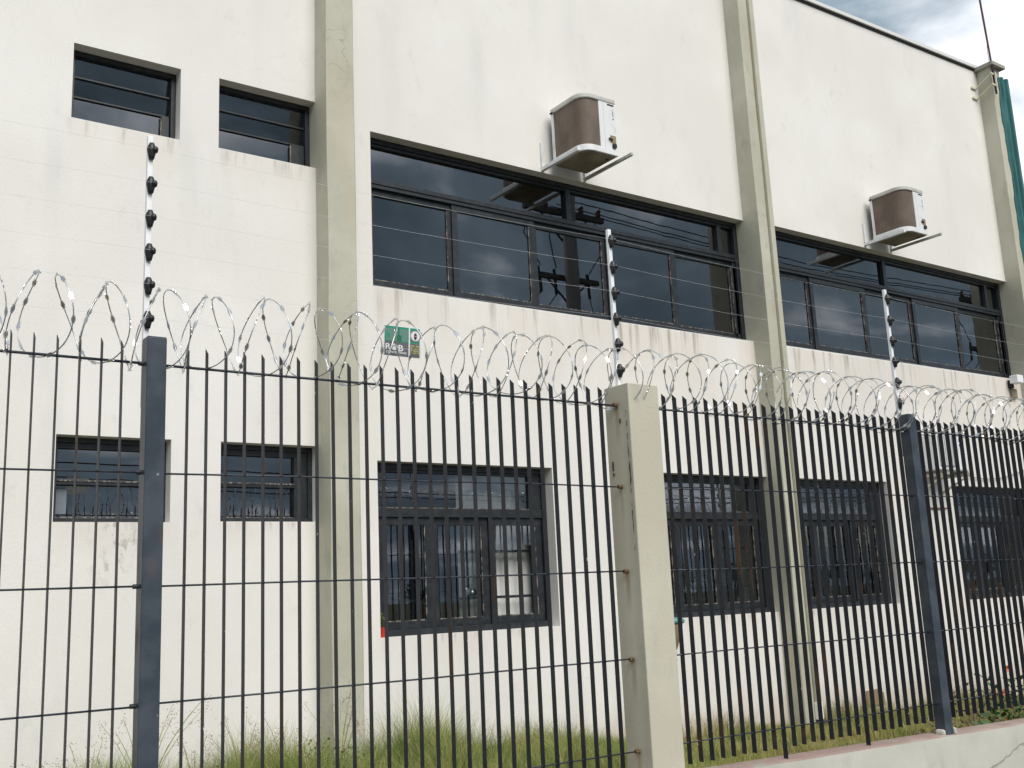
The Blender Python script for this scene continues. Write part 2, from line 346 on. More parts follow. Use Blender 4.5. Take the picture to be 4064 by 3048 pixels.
def wobbly_column(x0, x1, z0, z1, n=60):
    """pillar whose arrises wander by a few mm, as hand-finished render does"""
    mb = MB(); zs_ = np.linspace(z0, z1, n); rings = []
    ph = rng.uniform(0, 6.28, (4, 3)); fr = rng.uniform(.6, 4.5, (4, 3))
    for z in zs_:
        j = [.0016*sum(math.sin(fr[a_][b_]*z+ph[a_][b_]) for b_ in range(3)) for a_ in range(4)]
        rings.append([(x0+j[0], PF+j[1], z), (x0+.012, PF-.004+j[1], z), (x1-.012, PF-.004+j[2], z), (x1+j[3], PF+.008, z), (x1+j[3], DW+.128, z), (x0+j[0], DW+.128, z)])
    vs_ = [p for g in rings for p in g]; fs = []
    for i in range(n-1):
        for k in range(6): fs.append((i*6+k, i*6+(k+1) % 6, (i+1)*6+(k+1) % 6, (i+1)*6+k))
    fs += [tuple(range(6))[::-1], tuple(range((n-1)*6, n*6))]
    return mb.add(vs_, fs)
part('pillar', wobbly_column(4.247, 4.552, -2.1, 9.2), 'pillar_paint', bld, (4.4, PF, -2.1))
part('pillar', wobbly_column(10.426, 10.69, -2.1, 9.2), 'pillar_paint', bld, (10.55, PF, -2.1))
p3 = part('pillar', wobbly_column(16.802, 17.08, -2.1, 8.62), 'pillar_paint', bld, (16.95, PF, -2.1))
part('pillar_cap', MB().box(16.73, 17.14, PF-.09, DW+.2, 8.625, 8.69), 'cap_underside', p3, bevel=.004)
# square rain pipe on the middle pillar, its white foot and elbow
dp = part('rain_pipe', MB().box(10.602, 10.686, PF-.05, PF-.006, -1.40, 9.2), 'pillar_paint', bld, (10.64, PF, -1.6), bevel=.008)
part('pipe_foot', MB().box(10.595, 10.693, PF-.06, PF-.006, -1.60, -1.398), 'white_plastic', dp, bevel=.006)
part('pipe_elbow', MB().box(10.60, 10.68, PF-.15, PF-.008, -1.70, -1.603), 'dark_gap', dp, bevel=.01)
# the patch of bare masonry low on the wall
part('bare_plaster_patch', MB().prism([(11.945, -1.60), (12.32, -1.585), (12.31, -1.44), (12.18, -1.385), (11.95, -1.395)], 'y', DW-.012, DW-.001), 'cardboard_tan', bld, label='bare brown rectangle low on the white wall')

# ---------------- windows
GY = DW+.19      # glass plane
def ring(mb, x0, x1, z0, z1, w, y0, y1):
    mb.box(x0, x1, y0, y1, z0, z0+w); mb.box(x0, x1, y0, y1, z1-w, z1)
    mb.box(x0, x0+w, y0+.001, y1-.001, z0+w, z1-w); mb.box(x1-w, x1, y0+.001, y1-.001, z0+w, z1-w); return mb
def pane(win, x0, x1, z0, z1, y, mat='tinted_glass', tilt=0):
    mb = MB().box(x0, x1, y, y+.004, z0, z1); loc = ((x0+x1)/2, y, z1)
    o = part('pane', mb, mat, win, loc)
    if tilt: o.rotation_euler.x = tilt
    return o
def sash(win, x0, x1, z0, z1, y, mat='tinted_glass', w=.055, broken=None, bead=True):
    part('sash', ring(MB(), x0, x1, z0, z1, w, y-.022, y+.022), 'frame_paint', win, bevel=.003)
    a, b, c, d = x0+w, x1-w, z0+w, z1-w
    if broken:
        mb = MB().prism([(a, d), (a, broken[0])]+[(a+(b-a)*t, z) for t, z in broken[1:-1]]+[(b, broken[-1]), (b, d)], 'y', y, y+.004)
        part('pane', mb, mat, win, (a, y, d), label='broken pane with jagged lower edge')
    else: pane(win, a, b, c, d, y, mat)
    if bead:
        part('glazing_bead', MB().box(b-.010, b-.001, y-.014, y-.002, c+.002, d-.002), 'worn_bead', win)
        part('glazing_bead', MB().box(a, b-.012, y-.014, y-.002, c+.001, c+.010), 'worn_bead', win)
def outer(x0, x1, z0, z1, w=.05):
    return part('window', ring(MB(), x0, x1, z0, z1, w, DW+.13, DW+.235), 'frame_paint', bld, (x0, GY, z0), bevel=.003)
def big_window(x0, x1, z0, z1, ztr, lower, upper):
    """band of sliding sashes under a transom light"""
    win = outer(x0, x1, z0, z1, .055)
    part('transom_bar', MB().box(x0+.055, x1-.055, DW+.138, DW+.23, ztr-.05, ztr+.05), 'frame_paint', win, bevel=.004)
    part('transom_groove', MB().box(x0+.056, x1-.056, DW+.126, DW+.1375, ztr-.006, ztr+.018), 'frame_paint', win)
    lx = [x0+.055]+list(lower)+[x1-.055]
    for i, (a, b) in enumerate(zip(lx[:-1], lx[1:])):
        sash(win, a-(.012 if i else 0), b+(.012 if i < len(lx)-2 else 0), z0+.056, ztr-.051, GY+(.0 if i % 2 else .025)-.012, w=.07)
    ux = [x0+.055]+list(upper)+[x1-.055]
    for i, (a, b) in enumerate(zip(ux[:-1], ux[1:])):
        pane(win, a+.02, b-.02, ztr+.051, z1-.085, GY)
        if i: part('upper_mullion', MB().box(a-.035, a+.035, DW+.14, DW+.226, ztr+.052, z1-.056), 'frame_paint', win, bevel=.003)
    part('head_bar', MB().box(x0+.056, x1-.056, DW+.15, DW+.22, z1-.086, z1-.0565), 'frame_paint', win)
    return win
big_window(4.86, 10.423, 3.13, 4.79, 4.29, (5.94, 7.03, 8.13, 9.24, 10.33), (7.56, 10.1))
big_window(10.69, 16.80, 3.14, 4.825, 4.305, (11.89, 13.11, 14.30, 15.51, 16.68), (13.65, 16.4))
def hopper(x0, x1, z0, z1, zb, zs_, side):
    """upper pair of top-hung lights, tilted, over a fixed light"""
    win = outer(x0, x1, z0, z1, .045)
    a, b = x0+.05, x1-.05
    part('sash_bar', MB().box(a, b, DW+.165, DW+.185, zb-.009, zb+.009), 'frame_paint', win, bevel=.003)
    part('sash_bar', MB().box(a, b, DW+.17, DW+.20, zs_-.008, zs_+.008), 'frame_paint', win, bevel=.003)
    part('side_stile', MB().box(b-side, b, DW+.160, DW+.208, z0+.046, zs_-.009), 'frame_paint', win, bevel=.003)
    pane(win, a, b, zb+.010, z1-.05, GY+.005, 'clear_glass', R(10)); pane(win, a, b, zs_+.009, zb-.010, GY+.005, 'clear_glass', R(10))
    pane(win, a, b-side, z0+.046, zs_-.012, GY)
    part('glazing_bead', MB().box(b-side-.010, b-side-.001, GY-.03, GY-.004, z0+.05, zs_-.02), 'worn_bead', win)
    return win
hopper(1.95, 2.895, 4.252, 4.957, 4.72, 4.53, .07); hopper(3.26, 4.246, 4.255, 4.962, 4.725, 4.535, .14)
def two_light(x0, x1, z0, z1, zb, top_dark, side):
    win = outer(x0, x1, z0, z1, .045); a, b = x0+.046, x1-.046
    part('sash_bar', MB().box(a, b, DW+.145, DW+.205, zb-.022, zb+.022), 'frame_paint', win, bevel=.003)
    part('glazing_bead', MB().box(a, b-side, DW+.137, DW+.1445, zb+.006, zb+.016), 'worn_bead', win)
    part('head_bar', MB().box(a, b, DW+.15, DW+.20, z1-.046-top_dark, z1-.0465), 'frame_paint', win)
    if side: part('side_stile', MB().box(b-side, b, DW+.148, DW+.208, z0+.046, z1-.047-top_dark), 'frame_paint', win, bevel=.003)
    pane(win, a, b-side, zb+.022, z1-.047-top_dark, GY); pane(win, a, b-side, z0+.046, zb-.022, GY+.012)
    part('glazing_bead', MB().box(a, b-side, GY-.03, GY-.002, z0+.046, z0+.056), 'worn_bead', win)
    return win
wE = two_light(1.933, 2.87, .76, 1.472, 1.10, .045, 0); wF = two_light(3.31, 4.246, .769, 1.476, 1.115, .05, .13)
part('paper_note', MB().box(1.985, 2.075, GY+.0095, GY+.0115, .84, 1.06), 'faded_paper', wE)
def tri_window(x0, x1, z0, z1, ztr, div, broken=None):
    win = outer(x0, x1, z0, z1, .06)
    part('transom_bar', MB().box(x0+.061, x1-.061, DW+.138, DW+.228, ztr-.045, ztr+.045), 'frame_paint', win, bevel=.004)
    part('head_bar', MB().box(x0+.061, x1-.061, DW+.15, DW+.21, z1-.085, z1-.0605), 'frame_paint', win)
    pane(win, x0+.062, x1-.20, ztr+.046, z1-.086, GY, 'clear_glass')
    part('side_stile', MB().box(x1-.20, x1-.0615, DW+.15, DW+.21, ztr+.046, z1-.086), 'frame_paint', win, bevel=.003)
    part('glazing_bead', MB().box(x0+.062, x1-.2, GY-.02, GY-.004, ztr+.046, ztr+.056), 'worn_bead', win)
    lx = [x0+.061]+list(div)+[x1-.061]
    for i, (a, b) in enumerate(zip(lx[:-1], lx[1:])):
        sash(win, a+.001, b-.001, z0+.061, ztr-.046, GY+(.014 if i % 2 else -.006), 'clear_glass', .075, broken if i == 2 else None)
    # security bars inside
    yb_ = GY+.10
    for zb in (.49, .015): part('grille_bar', MB().box(x0+.08, x1-.08, yb_-.006, yb_+.006, zb-.014, zb+.014), 'frame_paint', win)
    xb = x0+.20
    while xb < x1-.1:
        part('grille_bar', MB().box(xb-.014, xb+.014, yb_+.007, yb_+.019, z0+.05, .62), 'frame_paint', win); xb += .165
    return win
wG = tri_window(4.868, 6.998, -.314, 1.363, .875, (5.56, 6.25), (.47, (.12, .455), (.3, .49), (.45, .478), (.52, .52), (.72, .555), (.86, .545), .60))
tri_window(8.30, 10.423, -.318, 1.36, .875, (8.93, 9.64)); tri_window(10.69, 12.90, -.315, 1.36, .875, (11.45, 12.21)); tri_window(14.555, 16.70, -.33, 1.345, .86, (15.25, 15.95))
part('round_lock', MB().tube([(6.0, GY+.06, .085), (6.0, GY+.03, .085), (6.0, GY+.028, .085)], [.04, .045, .03], 16).tube([(6.07, GY+.07, .07), (6.07, GY+.03, .07)], .038, 16), 'barb_steel', wG, smooth=True)
# vertical blinds
def blind(x0, x1, z0, z1, y, label, ang, gap=.105):
    t = thing('vertical_blind', label, 'blind', (x0, y, z0), 'vertical blinds inside the ground floor windows')
    part('head_rail', MB().box(x0, x1, y-.03, y+.03, z1, z1+.04), 'white_plastic', t)
    me = MB().box(-.048, .048, -.001, .001, 0, z1-z0).mesh('slat', 'blind_fabric')
    x = x0+.05
    while x < x1: shared('slat', me, t, (x, y, z0), (0, 0, R(ang+random.uniform(-9, 9)))); x += gap*random.uniform(.9, 1.1)
blind(6.02, 7.02, -.35, 1.40, GY+.22, 'pale vertical blind behind the right half of the window with the broken pane', -22)
blind(8.32, 10.40, -.35, 1.40, GY+.22, 'pale vertical blind in the window between concrete pier and drain pipe pillar', -28)
blind(10.75, 12.6, -.35, 1.40, GY+.22, 'pale vertical blind in the window right of the drain pipe pillar', -24, .13)
blind(14.6, 15.7, -.35, 1.40, GY+.22, 'pale vertical blind in the rightmost ground floor window beside the far post', -24, .14)

# ------------------------------------------------------------------ air conditioners
def condenser(dx, dz, label, label_b):
    t = thing('air_conditioner', label, 'air conditioner', (7.43+dx, 8.7, 4.85+dz), 'air conditioners on the upper wall')
    x0, x1, y0, y1 = 7.19+dx, 7.67+dx, 8.43, 8.98
    def outline(g, rad=.15):
        p = [(x0-g, y1+g)]
        cx, cy = x0+rad, y0+rad
        p += [(cx-(rad+g)*math.cos(a), cy-(rad+g)*math.sin(a)) for a in np.linspace(0, math.pi/2, 12)]
        return p+[(x1+g, y0-g), (x1+g, y1+g)]
    zb = 4.85+dz
    part('base_pan', MB().prism(outline(.012), 'z', zb+.012, zb+.085), 'unit_white', t, bevel=.006)
    part('pan_underside', MB().prism(outline(-.012), 'z', zb, zb+.0118), 'dirty_pan', t)
    part('drain_hole', MB().tube([(7.60+dx, 8.53, zb-.004), (7.60+dx, 8.53, zb-.001)], .022, 14), 'dark_gap', t)
    part('coil', MB().prism(outline(-.006, .145), 'z', zb+.0852, zb+.645), 'coil_fins', t, smooth=False)
    cov = part('top_cover', MB().prism(outline(.012), 'z', zb+.6455, zb+.705), 'unit_grey_cover', t, bevel=.012)
    part('rear_post', MB().box(x0-.008, x0+.014, y1-.03, y1+.004, zb+.0853, zb+.645), 'unit_white', t)
    part('cover_clip', MB().tube([(x0-.02, y1, zb+.645), (x0-.02, y1-.03, zb+.645)], .012, 8), 'dark_gap', cov)
    pn = part('service_panel', MB().box(7.432+dx, x1+.006, y0-.006, y0+.01, zb+.0854, zb+.644).box(x1-.01, x1+.005, y0+.0105, y1, zb+.0854, zb+.644), 'unit_white', t, bevel=.003)
    part('panel_seam', MB().box(7.497+dx, 7.500+dx, y0-.008, y0-.0062, zb+.09, zb+.64), 'unit_grey_cover', pn)
    part('vent_slot', MB().box(7.56+dx, 7.655+dx, y0-.009, y0-.0063, zb+.615, zb+.632), 'dark_gap', pn)
    part('printed_mark', MB().box(7.635+dx, 7.642+dx, y0-.009, y0-.0063, zb+.49, zb+.55).box(7.63+dx, 7.645+dx, y0-.009, y0-.0063, zb+.45, zb+.465), 'blue_print', pn)
    part('valve_recess', MB().box(7.58+dx, 7.66+dx, y0-.010, y0-.0063, zb+.16, zb+.25), 'cardboard_tan', pn)
    part('valve', MB().tube([(7.55+dx, y0-.02, zb+.205), (7.60+dx, y0-.02, zb+.19)], .010, 8).box(7.60+dx, 7.65+dx, y0-.03, y0-.0101, zb+.10, zb+.145), 'dark_gap', pn)
    b = thing('wall_bracket', label_b, 'bracket', (7.43+dx, DW, 4.80+dz), 'wall brackets under the air conditioners')
    part('arm', MB().box(7.065+dx, 7.105+dx, 8.40, DW-.001, 4.80+dz, 4.846+dz), 'unit_white', b, bevel=.003)
    part('arm', MB().box(7.70+dx, 7.735+dx, 8.23, DW-.001, 4.812+dz, 4.846+dz), 'unit_grey_cover', b, bevel=.003)
    part('upright', MB().box(7.065+dx, 7.105+dx, DW-.03, DW-.001, 4.847+dz, 5.15+dz), 'unit_white', b, bevel=.003)
    part('upright', MB().box(7.70+dx, 7.735+dx, DW-.03, DW-.001, 4.847+dz, 5.15+dz), 'unit_white', b, bevel=.003)
condenser(0, 0, 'boxy air conditioner with brown coil on the wall between the two nearer pillars', 'white steel bracket under the nearer upper air conditioner')
condenser(5.955, .05, 'boxy air conditioner with brown coil on the farther wall bay below the parapet', 'white steel bracket under the farther upper air conditioner')
# split unit low on the wall behind the fence
t = thing('air_conditioner', 'white air conditioner low on the wall behind the fence right of the far post', 'air conditioner', (13.9, 8.75, 1.47))
part('casing', MB().box(13.55, 14.30, 8.66, 8.94, 1.50, 2.05), 'unit_white', t, bevel=.02)
g = part('grille', MB().box(13.60, 14.02, 8.648, 8.659, 1.55, 2.0), 'grille_grey', t, bevel=.01)
for i in range(9): part('grille_rib', MB().box(13.62+i*.045, 13.632+i*.045, 8.640, 8.6478, 1.57, 1.98), 'unit_white', g)
part('printed_mark', MB().box(14.12, 14.15, 8.655, 8.6595, 1.92, 1.97).box(14.12, 14.16, 8.655, 8.6595, 1.86, 1.885), 'blue_print', t)
for xx in (13.60, 14.17): part('foot', MB().box(xx, xx+.08, 8.64, 8.96, 1.465, 1.499), 'dirty_pan', t)
b = thing('wall_bracket', 'beige steel bracket under the low air conditioner behind the fence', 'bracket', (13.9, DW, 1.38))
for xx in (13.62, 14.19):
    part('arm', MB().box(xx, xx+.04, 8.55, DW-.001, 1.425, 1.464), 'bracket_cream', b)
    part('brace', MB().prism([(8.62, 1.424), (8.66, 1.424), (DW-.001, 1.24), (DW-.001, 1.20)], 'x', xx+.01, xx+.03), 'bracket_cream', b)
tag(part('hanging_cable', MB().tube([(14.3+i*.25, DW-.03, 1.60-.16*math.sin(math.pi*i/9)+.05*i/9) for i in range(10)], .008, 6), 'grey_cable', None, (14.3, DW-.03, 1.6), True), 'thin grey cable sagging along the wall right of the low air conditioner', 'cable')
tag(part('copper_pipe', MB().tube([(13.62, DW-.02, 1.0), (14.25, DW-.02, 1.0)], .012, 8), 'copper_pipe', None, (13.62, DW-.02, 1.0), True), 'short red copper pipe on the wall below the low air conditioner', 'pipe')
# white box lamp at the end of the upper sill
t = thing('wall_lamp', 'small white box lamp on the wall at the right end of the upper window sill', 'lamp', (16.55, DW, 3.10))
part('housing', MB().box(16.38, 16.56, DW-.20, DW-.06, 3.03, 3.16), 'white_plastic', t, bevel=.01); part('mount', MB().box(16.42, 16.50, DW-.0595, DW-.001, 2.97, 3.10), 'dark_gap', t)
part('stain_plate', MB().box(16.44, 16.6, DW-.05, DW-.001, 2.80, 2.968), 'dirty_pan', t, bevel=.02)
# antenna on the corner pillar
t = thing('antenna_mast', 'thin dark red mast clamped to the corner pillar below its cap', 'antenna', (16.77, 8.95, 8.0))
part('mast', MB().tube([(16.80, PF-.05, 8.1), (16.76, PF-.05, 8.9), (16.70, PF-.05, 9.8), (16.66, PF-.05, 10.8)], .018, 8), 'antenna_red', t, smooth=True)
br = part('clamp_bracket', MB().box(16.70, 16.80, PF-.065, PF-.04, 8.44, 8.47).box(16.70, 16.80, PF-.065, PF-.04, 8.24, 8.27).box(16.785, 16.815, PF-.085, PF-.06, 8.22, 8.49).box(16.56, 16.71, DW-.03, DW-.005, 8.27, 8.30).box(16.56, 16.71, DW-.03, DW-.005, 8.08, 8.11), 'bracket_cream', t)
part('bracket_rod', MB().tube([(16.69, DW-.02, 8.285), (16.72, PF-.05, 8.455)], .012, 6).tube([(16.69, DW-.02, 8.095), (16.72, PF-.05, 8.255)], .012, 6), 'bracket_cream', br)
part('loose_wire', MB().tube([(16.745, PF-.05, 9.1), (16.70, PF-.05, 8.9), (16.71, PF-.05, 8.6)], .004, 5), 'cable_black', t)
# teal sheet on the corner, with an uneven inner edge
t = thing('teal_cladding', 'teal green ribbed metal sheet on the far building corner', 'cladding', (17.1, PF, -2))
zs_ = np.linspace(-2, 8.47, 90); mb = MB(); pr = [(0, 0), (.05, -.01), (.07, -.045), (.11, -.045), (.13, -.01), (.19, -.01), (.21, -.05), (.26, -.05), (.28, 0)]
vs_ = []
for z in zs_:
    wob = .018*math.sin(z*3.1)+.012*math.sin(z*7.7+1)+.010*math.sin(z*17)
    for i, (a, b2) in enumerate(pr): vs_.append((16.965+a+(wob if i == 0 else wob*.4 if i == 1 else 0), PF-.012+b2, z))
k = len(pr)
part('ribbed_sheet', mb.add(vs_, [(i*k+j, i*k+j+1, (i+1)*k+j+1, (i+1)*k+j) for i in range(89) for j in range(k-1)]), 'teal_sheet', t, (17.1, PF, -2))
o = t.children[0]; sm = o.modifiers.new('thick', 'SOLIDIFY'); sm.thickness = .004; sm.offset = 1
part('top_edge_strip', MB().box(16.99, 17.25, PF-.008, PF+.03, 8.44, 8.478), 'teal_sheet', t)

# ------------------------------------------------------------------ boundary wall, piers and posts
def capz(x): return -1.153-.017*(max(x, 3)-5.47)
t = thing('boundary_wall', 'low grey rendered wall with pink painted top carrying the fence', 'wall', (8, 5.2, -1.76))
mb = MB(); mt = MB(); xs = np.linspace(-2, 24, 105)
for a, b in zip(xs[:-1], xs[1:]):
    if 4.54 < (a+b)/2 < 4.81: continue
    ja, jb = .006*math.sin(a*5)+.004*math.sin(a*13+1), .006*math.sin(b*5)+.004*math.sin(b*13+1)
    mb.quad((a, 5.10+ja, -2.0), (b, 5.10+jb, -2.0), (b, 5.10+jb, capz(b)-.012), (a, 5.10+ja, capz(a)-.012))
    mb.quad((b, 5.29, -2.0), (a, 5.29, -2.0), (a, 5.29, capz(a)-.012), (b, 5.29, capz(b)-.012))
    mt.quad((a, 5.10+ja, capz(a)-.012), (b, 5.10+jb, capz(b)-.012), (b, 5.118+jb, capz(b)), (a, 5.118+ja, capz(a)))
    mt.quad((a, 5.118+ja, capz(a)), (b, 5.118+jb, capz(b)), (b, 5.275, capz(b)+.002), (a, 5.275, capz(a)+.002))
    mt.quad((a, 5.275, capz(a)+.002), (b, 5.275, capz(b)+.002), (b, 5.29, capz(b)-.012), (a, 5.29, capz(a)-.012))
part('body', mb, 'low_wall_render', t); part('pink_top', mt, 'pink_coping_paint', t)
# real crack lines in the render: shallow dark grooves
def crack(pts, wd):
    mb = MB(); P_ = [Vector((x, 5.0975, z)) for x, z in pts]
    Q_ = []
    for a, b in zip(P_[:-1], P_[1:]):
        for i in range(6): Q_.append(a.lerp(b, i/6)+Vector((random.uniform(-.006, .006), 0, random.uniform(-.007, .007))))
    Q_.append(P_[-1])
    for i, (a, b) in enumerate(zip(Q_[:-1], Q_[1:])):
        wa = wd*random.uniform(.5, 1.2); mb.quad((a.x, a.y-.009, a.z-wa), (b.x, b.y-.009, b.z-wa), (b.x, b.y-.009, b.z+wa*.4), (a.x, a.y-.009, a.z+wa*.4))
    part('crack', mb, 'cap_dirt', t)
m = M('cap_dirt', (.27, .265, .235), .95)
crack([(7.35, -1.56), (7.6, -1.47), (7.85, -1.46), (8.15, -1.50), (8.4, -1.44), (8.62, -1.37), (8.85, -1.34)], .006); crack([(7.5, -1.62), (7.62, -1.55), (7.7, -1.54), (7.84, -1.57)], .004); crack([(6.25, -1.19), (6.255, -1.27), (6.26, -1.36)], .005)

def steel_post(x0, x1, label, group='square steel fence posts'):
    t = thing('fence_post', label, 'post', ((x0+x1)/2, DF, capz((x0+x1)/2)), group)
    z0 = capz((x0+x1)/2)-.01
    part('shaft', MB().box(x0, x1, DF-.046, DF+.046, z0, 1.335), 'post_paint', t, bevel=.005)
    part('welded_cap', MB().box(x0+.003, x1-.003, DF-.043, DF+.043, 1.3352, 1.339), 'post_paint', t)
    part('mortar_lump', MB().box(x0-.035, x0-.002, DF-.05, DF+.03, z0, z0+.05), 'low_wall_render', t, bevel=.018); part('mortar_lump', MB().box(x1+.002, x1+.03, DF-.06, DF+.03, z0, z0+.055), 'low_wall_render', t, bevel=.018)
    for z in (1.205, .67, .131, -.411, -.958):
        part('rail_bolt', MB().tube([(x0-.028, DF, z), (x0-.002, DF, z)], .011, 8), 'fence_paint', t)
steel_post(1.492, 1.588, 'slate blue steel post at the left with rust stains and white paint specks')
steel_post(7.665, 7.765, 'slate blue steel post at the right standing on the pink topped wall')
for i, x in enumerate((10.85, 13.95, 17.05, 20.15)): steel_post(x, x+.1, ('first', 'second', 'third', 'fourth')[i]+' slate blue steel post out of frame right of the right steel post')
# concrete pier
t = thing('concrete_pier', 'thick beige painted concrete pier in the middle of the fence', 'pier', (4.67, 5.16, -1.76))
part('shaft', MB().box(4.541, 4.806, 5.043, 5.283, -1.95, 1.336), 'pier_paint', t, bevel=.007)
# open crack down the arris
for z0, z1, wd in ((1.16, 1.14, .002), (1.09, 1.05, .004), (1.01, .96, .003), (.95, .84, .004), (.83, .66, .006), (.655, .62, .003), (.57, .53, .003), (.52, .36, .004), (.30, .26, .002)):
    n = 8; pts = [(z0+(z1-z0)*i/n) for i in range(n+1)]; ed = [(5.072+random.uniform(-.003, .003), wd*random.uniform(.4, 1.2) if 0 < i < n else .0004) for i in range(n+1)]
    mb = MB().add([(4.5365, y_+s_*w_, z) for z, (y_, w_) in zip(pts, ed) for s_ in (-1, 1)], [(2*i+2, 2*i+3, 2*i+1, 2*i) for i in range(n)])
    part('crack', mb, 'dark_gap', t)
for y_, za, zb_ in ((5.233, .78, .84), (5.230, .745, .765), (5.136, 1.08, 1.11)): part('paint_chip', MB().box(4.5345, 4.5395, y_-.004, y_+.003, za, zb_), 'dark_gap', t)
for z in (1.205, .67, .131, -.411, -.958):
    part('rail_bolt', MB().tube([(4.512, DF, z), (4.5395, DF, z)], .014, 8), 'rusty_bolt', t)

# ------------------------------------------------------------------ fence panels
def picket_mesh(z0):
    y0, y1 = -.019, .019; hx = .0016
    mb = MB().prism([(y0, z0), (y1, z0), (y1, 1.318), (y0, 1.285)], 'x', -hx, hx); return mb
ME_P = {}
def picket_me(z0):
    k = round(z0, 3)
    if k not in ME_P: ME_P[k] = picket_mesh(z0).mesh('picket', 'fence_paint')
    return ME_P[k]
m_pick = [picket_me(-1.085)]
def panel(label, xa, xb, x_first, n, left_end, right_end, legs=(9, 18)):
    t = thing('steel_fence', label, 'fence', ((xa+xb)/2, DF, -1.085), 'dark steel fence sections')
    for i, z in enumerate((1.205, .67, .131, -.411, -.958)):
        rr = .0070 if i == 0 else .0048
        dz = [random.uniform(-.004, .004) for _ in range(5)]
        part('rail', MB().tube([(left_end+(right_end-left_end)*q/4, DF, z+dz[q]) for q in range(5)], rr, 8), 'rail_paint', t, (left_end, DF, z), True)
    for i in range(n):
        x = x_first+.1*i
        me = picket_me(capz(x)+.0) if i in legs else m_pick[0]
        o = shared('picket', me, t, (x+random.uniform(-.0012, .0012), DF, random.uniform(-.004, .004)))
        o.rotation_euler.y = random.gauss(0, .0008)
panel('dark steel fence section at the left edge before the first post', -1.5, 1.49, -1.412, 29, -1.6, 1.47)
panel('dark steel fence section between the left steel post and concrete pier', 1.59, 4.54, 1.705, 28, 1.588, 4.515)
panel('dark steel fence section between concrete pier and right steel post', 4.806, 7.66, 4.965, 27, 4.80, 7.64)
panel('dark steel fence section right of the right steel post', 7.77, 10.8, 7.858, 30, 7.76, 10.83, (12, 21))
for i, x in enumerate((10.97, 14.07, 17.17)): panel(('first', 'second', 'third')[i]+' dark steel fence section out of frame to the right', x, x+2.9, x+.1, 28, x-.02, x+2.95)

# ------------------------------------------------------------------ electric fence
ZI = (2.343, 2.157, 1.976, 1.796, 1.618, 1.442)
ins = MB().lathe([(.006, -.045), (.013, -.043), (.016, -.030), (.021, -.010), (.024, .006), (.022, .022), (.015, .036), (.012, .044), (.004, .046)], 0, 0, 14)
ins.tube([(.0, -.006, .004), (.017, -.014, .006), (.024, -.018, .006), (.028, -.019, .006)], [.017, .019, .016, .006], 12)
ins_me = ins.mesh('insulator', 'black_insulator', smooth=True)
def epole(x, y, z0, label):
    t = thing('electric_fence_pole', label, 'pole', (x, y, z0), 'electric fence poles on the posts')
    part('rod', MB().box(x-.014, x+.014, y-.0125, y+.0125, z0, 2.432), 'white_plastic', t, bevel=.002)
    for z in ZI: shared('insulator', ins_me, t, (x+.003, y-.021, z))
EP = [(1.513, 5.228, 1.0), (4.592, 5.19, 1.30), (7.703, 5.228, 1.0), (10.9, 5.228, 1.0), (14.0, 5.228, 1.0)]
for (x, y, z), lb in zip(EP, ('white electric fence pole with black insulators behind the left steel post', 'white electric fence pole with black insulators on the concrete pier', 'white electric fence pole with black insulators behind the right steel post', 'white electric fence pole out of frame to the right', 'white electric fence pole farthest out of frame')): epole(x, y, z, lb)
for i, z in enumerate(ZI):
    nm = ('topmost', 'second highest', 'third highest', 'fourth highest', 'fifth highest', 'lowest')[i]
    path = []
    pts = [(-1.6, 5.2)]+[(x, y) for x, y, _ in EP]
    for (a, ya_), (b, yb_) in zip(pts[:-1], pts[1:]):
        for q in range(6): s_ = q/6; path.append((a+(b-a)*s_, ya_+(yb_-ya_)*s_-.045, z+.006-.02*4*s_*(1-s_)))
    tag(part('electric_wire', MB().tube(path, .0006, 5), 'thin_steel_wire', None, (1.5, 5.18, z)), f'{nm} of the thin electric fence wires strung between the white poles', 'wire', 'electric fence wires')

# ------------------------------------------------------------------ razor wire
Pt, Am, Rc, ZC = .135, .050, .200, 1.398
def coil(t):
    k = t/(2*math.pi)
    j = .018*math.sin(k*1.9)+.014*math.sin(k*.73+1); rr = Rc*(1+.05*math.sin(k*1.31+.5)+.03*math.sin(k*2.7))
    sq = 1+.05*math.sin(k*.9+2)
    x = -1.2+Pt*k+Am*math.cos(1.5*t)+j
    return Vector((x, DF+.01+rr*sq*math.sin(t), ZC+.012*math.sin(k*.55)+rr*math.cos(t)))
rw = thing('razor_wire', 'bright coiled razor wire running along the top of the fence', 'razor wire', (4.6, DF, 1.2))
t1 = 2*math.pi*(19.5/Pt)
part('coil', MB().tube([coil(t) for t in np.arange(0, t1, 2*math.pi/40)], .0030, 5), 'galvanised_wire', rw, smooth=True)
bp = [(-.020, -.0065), (-.013, -.0035), (-.006, -.0065), (.006, -.0065), (.013, -.0035), (.020, -.0065), (.016, 0), (.020, .0065), (.013, .0035), (.006, .0065), (-.006, .0065), (-.013, .0035), (-.020, .0065), (-.016, 0)]
barb_me = MB().prism([(a*1.0, b*1.55) for a, b in bp], 'z', -.0012, .0012).mesh('barb', 'barb_steel')
poses = []
t = .4
while t < t1:
    p = coil(t); d = (coil(t+.02)-coil(t-.02)).normalized(); poses.append((p, d)); t += .115/Rc*random.uniform(.93, 1.07)
vis = sorted(range(len(poses)), key=lambda i: (poses[i][0].x < .75, (poses[i][0]-Vector((0, 0, 0))).length))
near = set(vis[:300]); rest = MB()
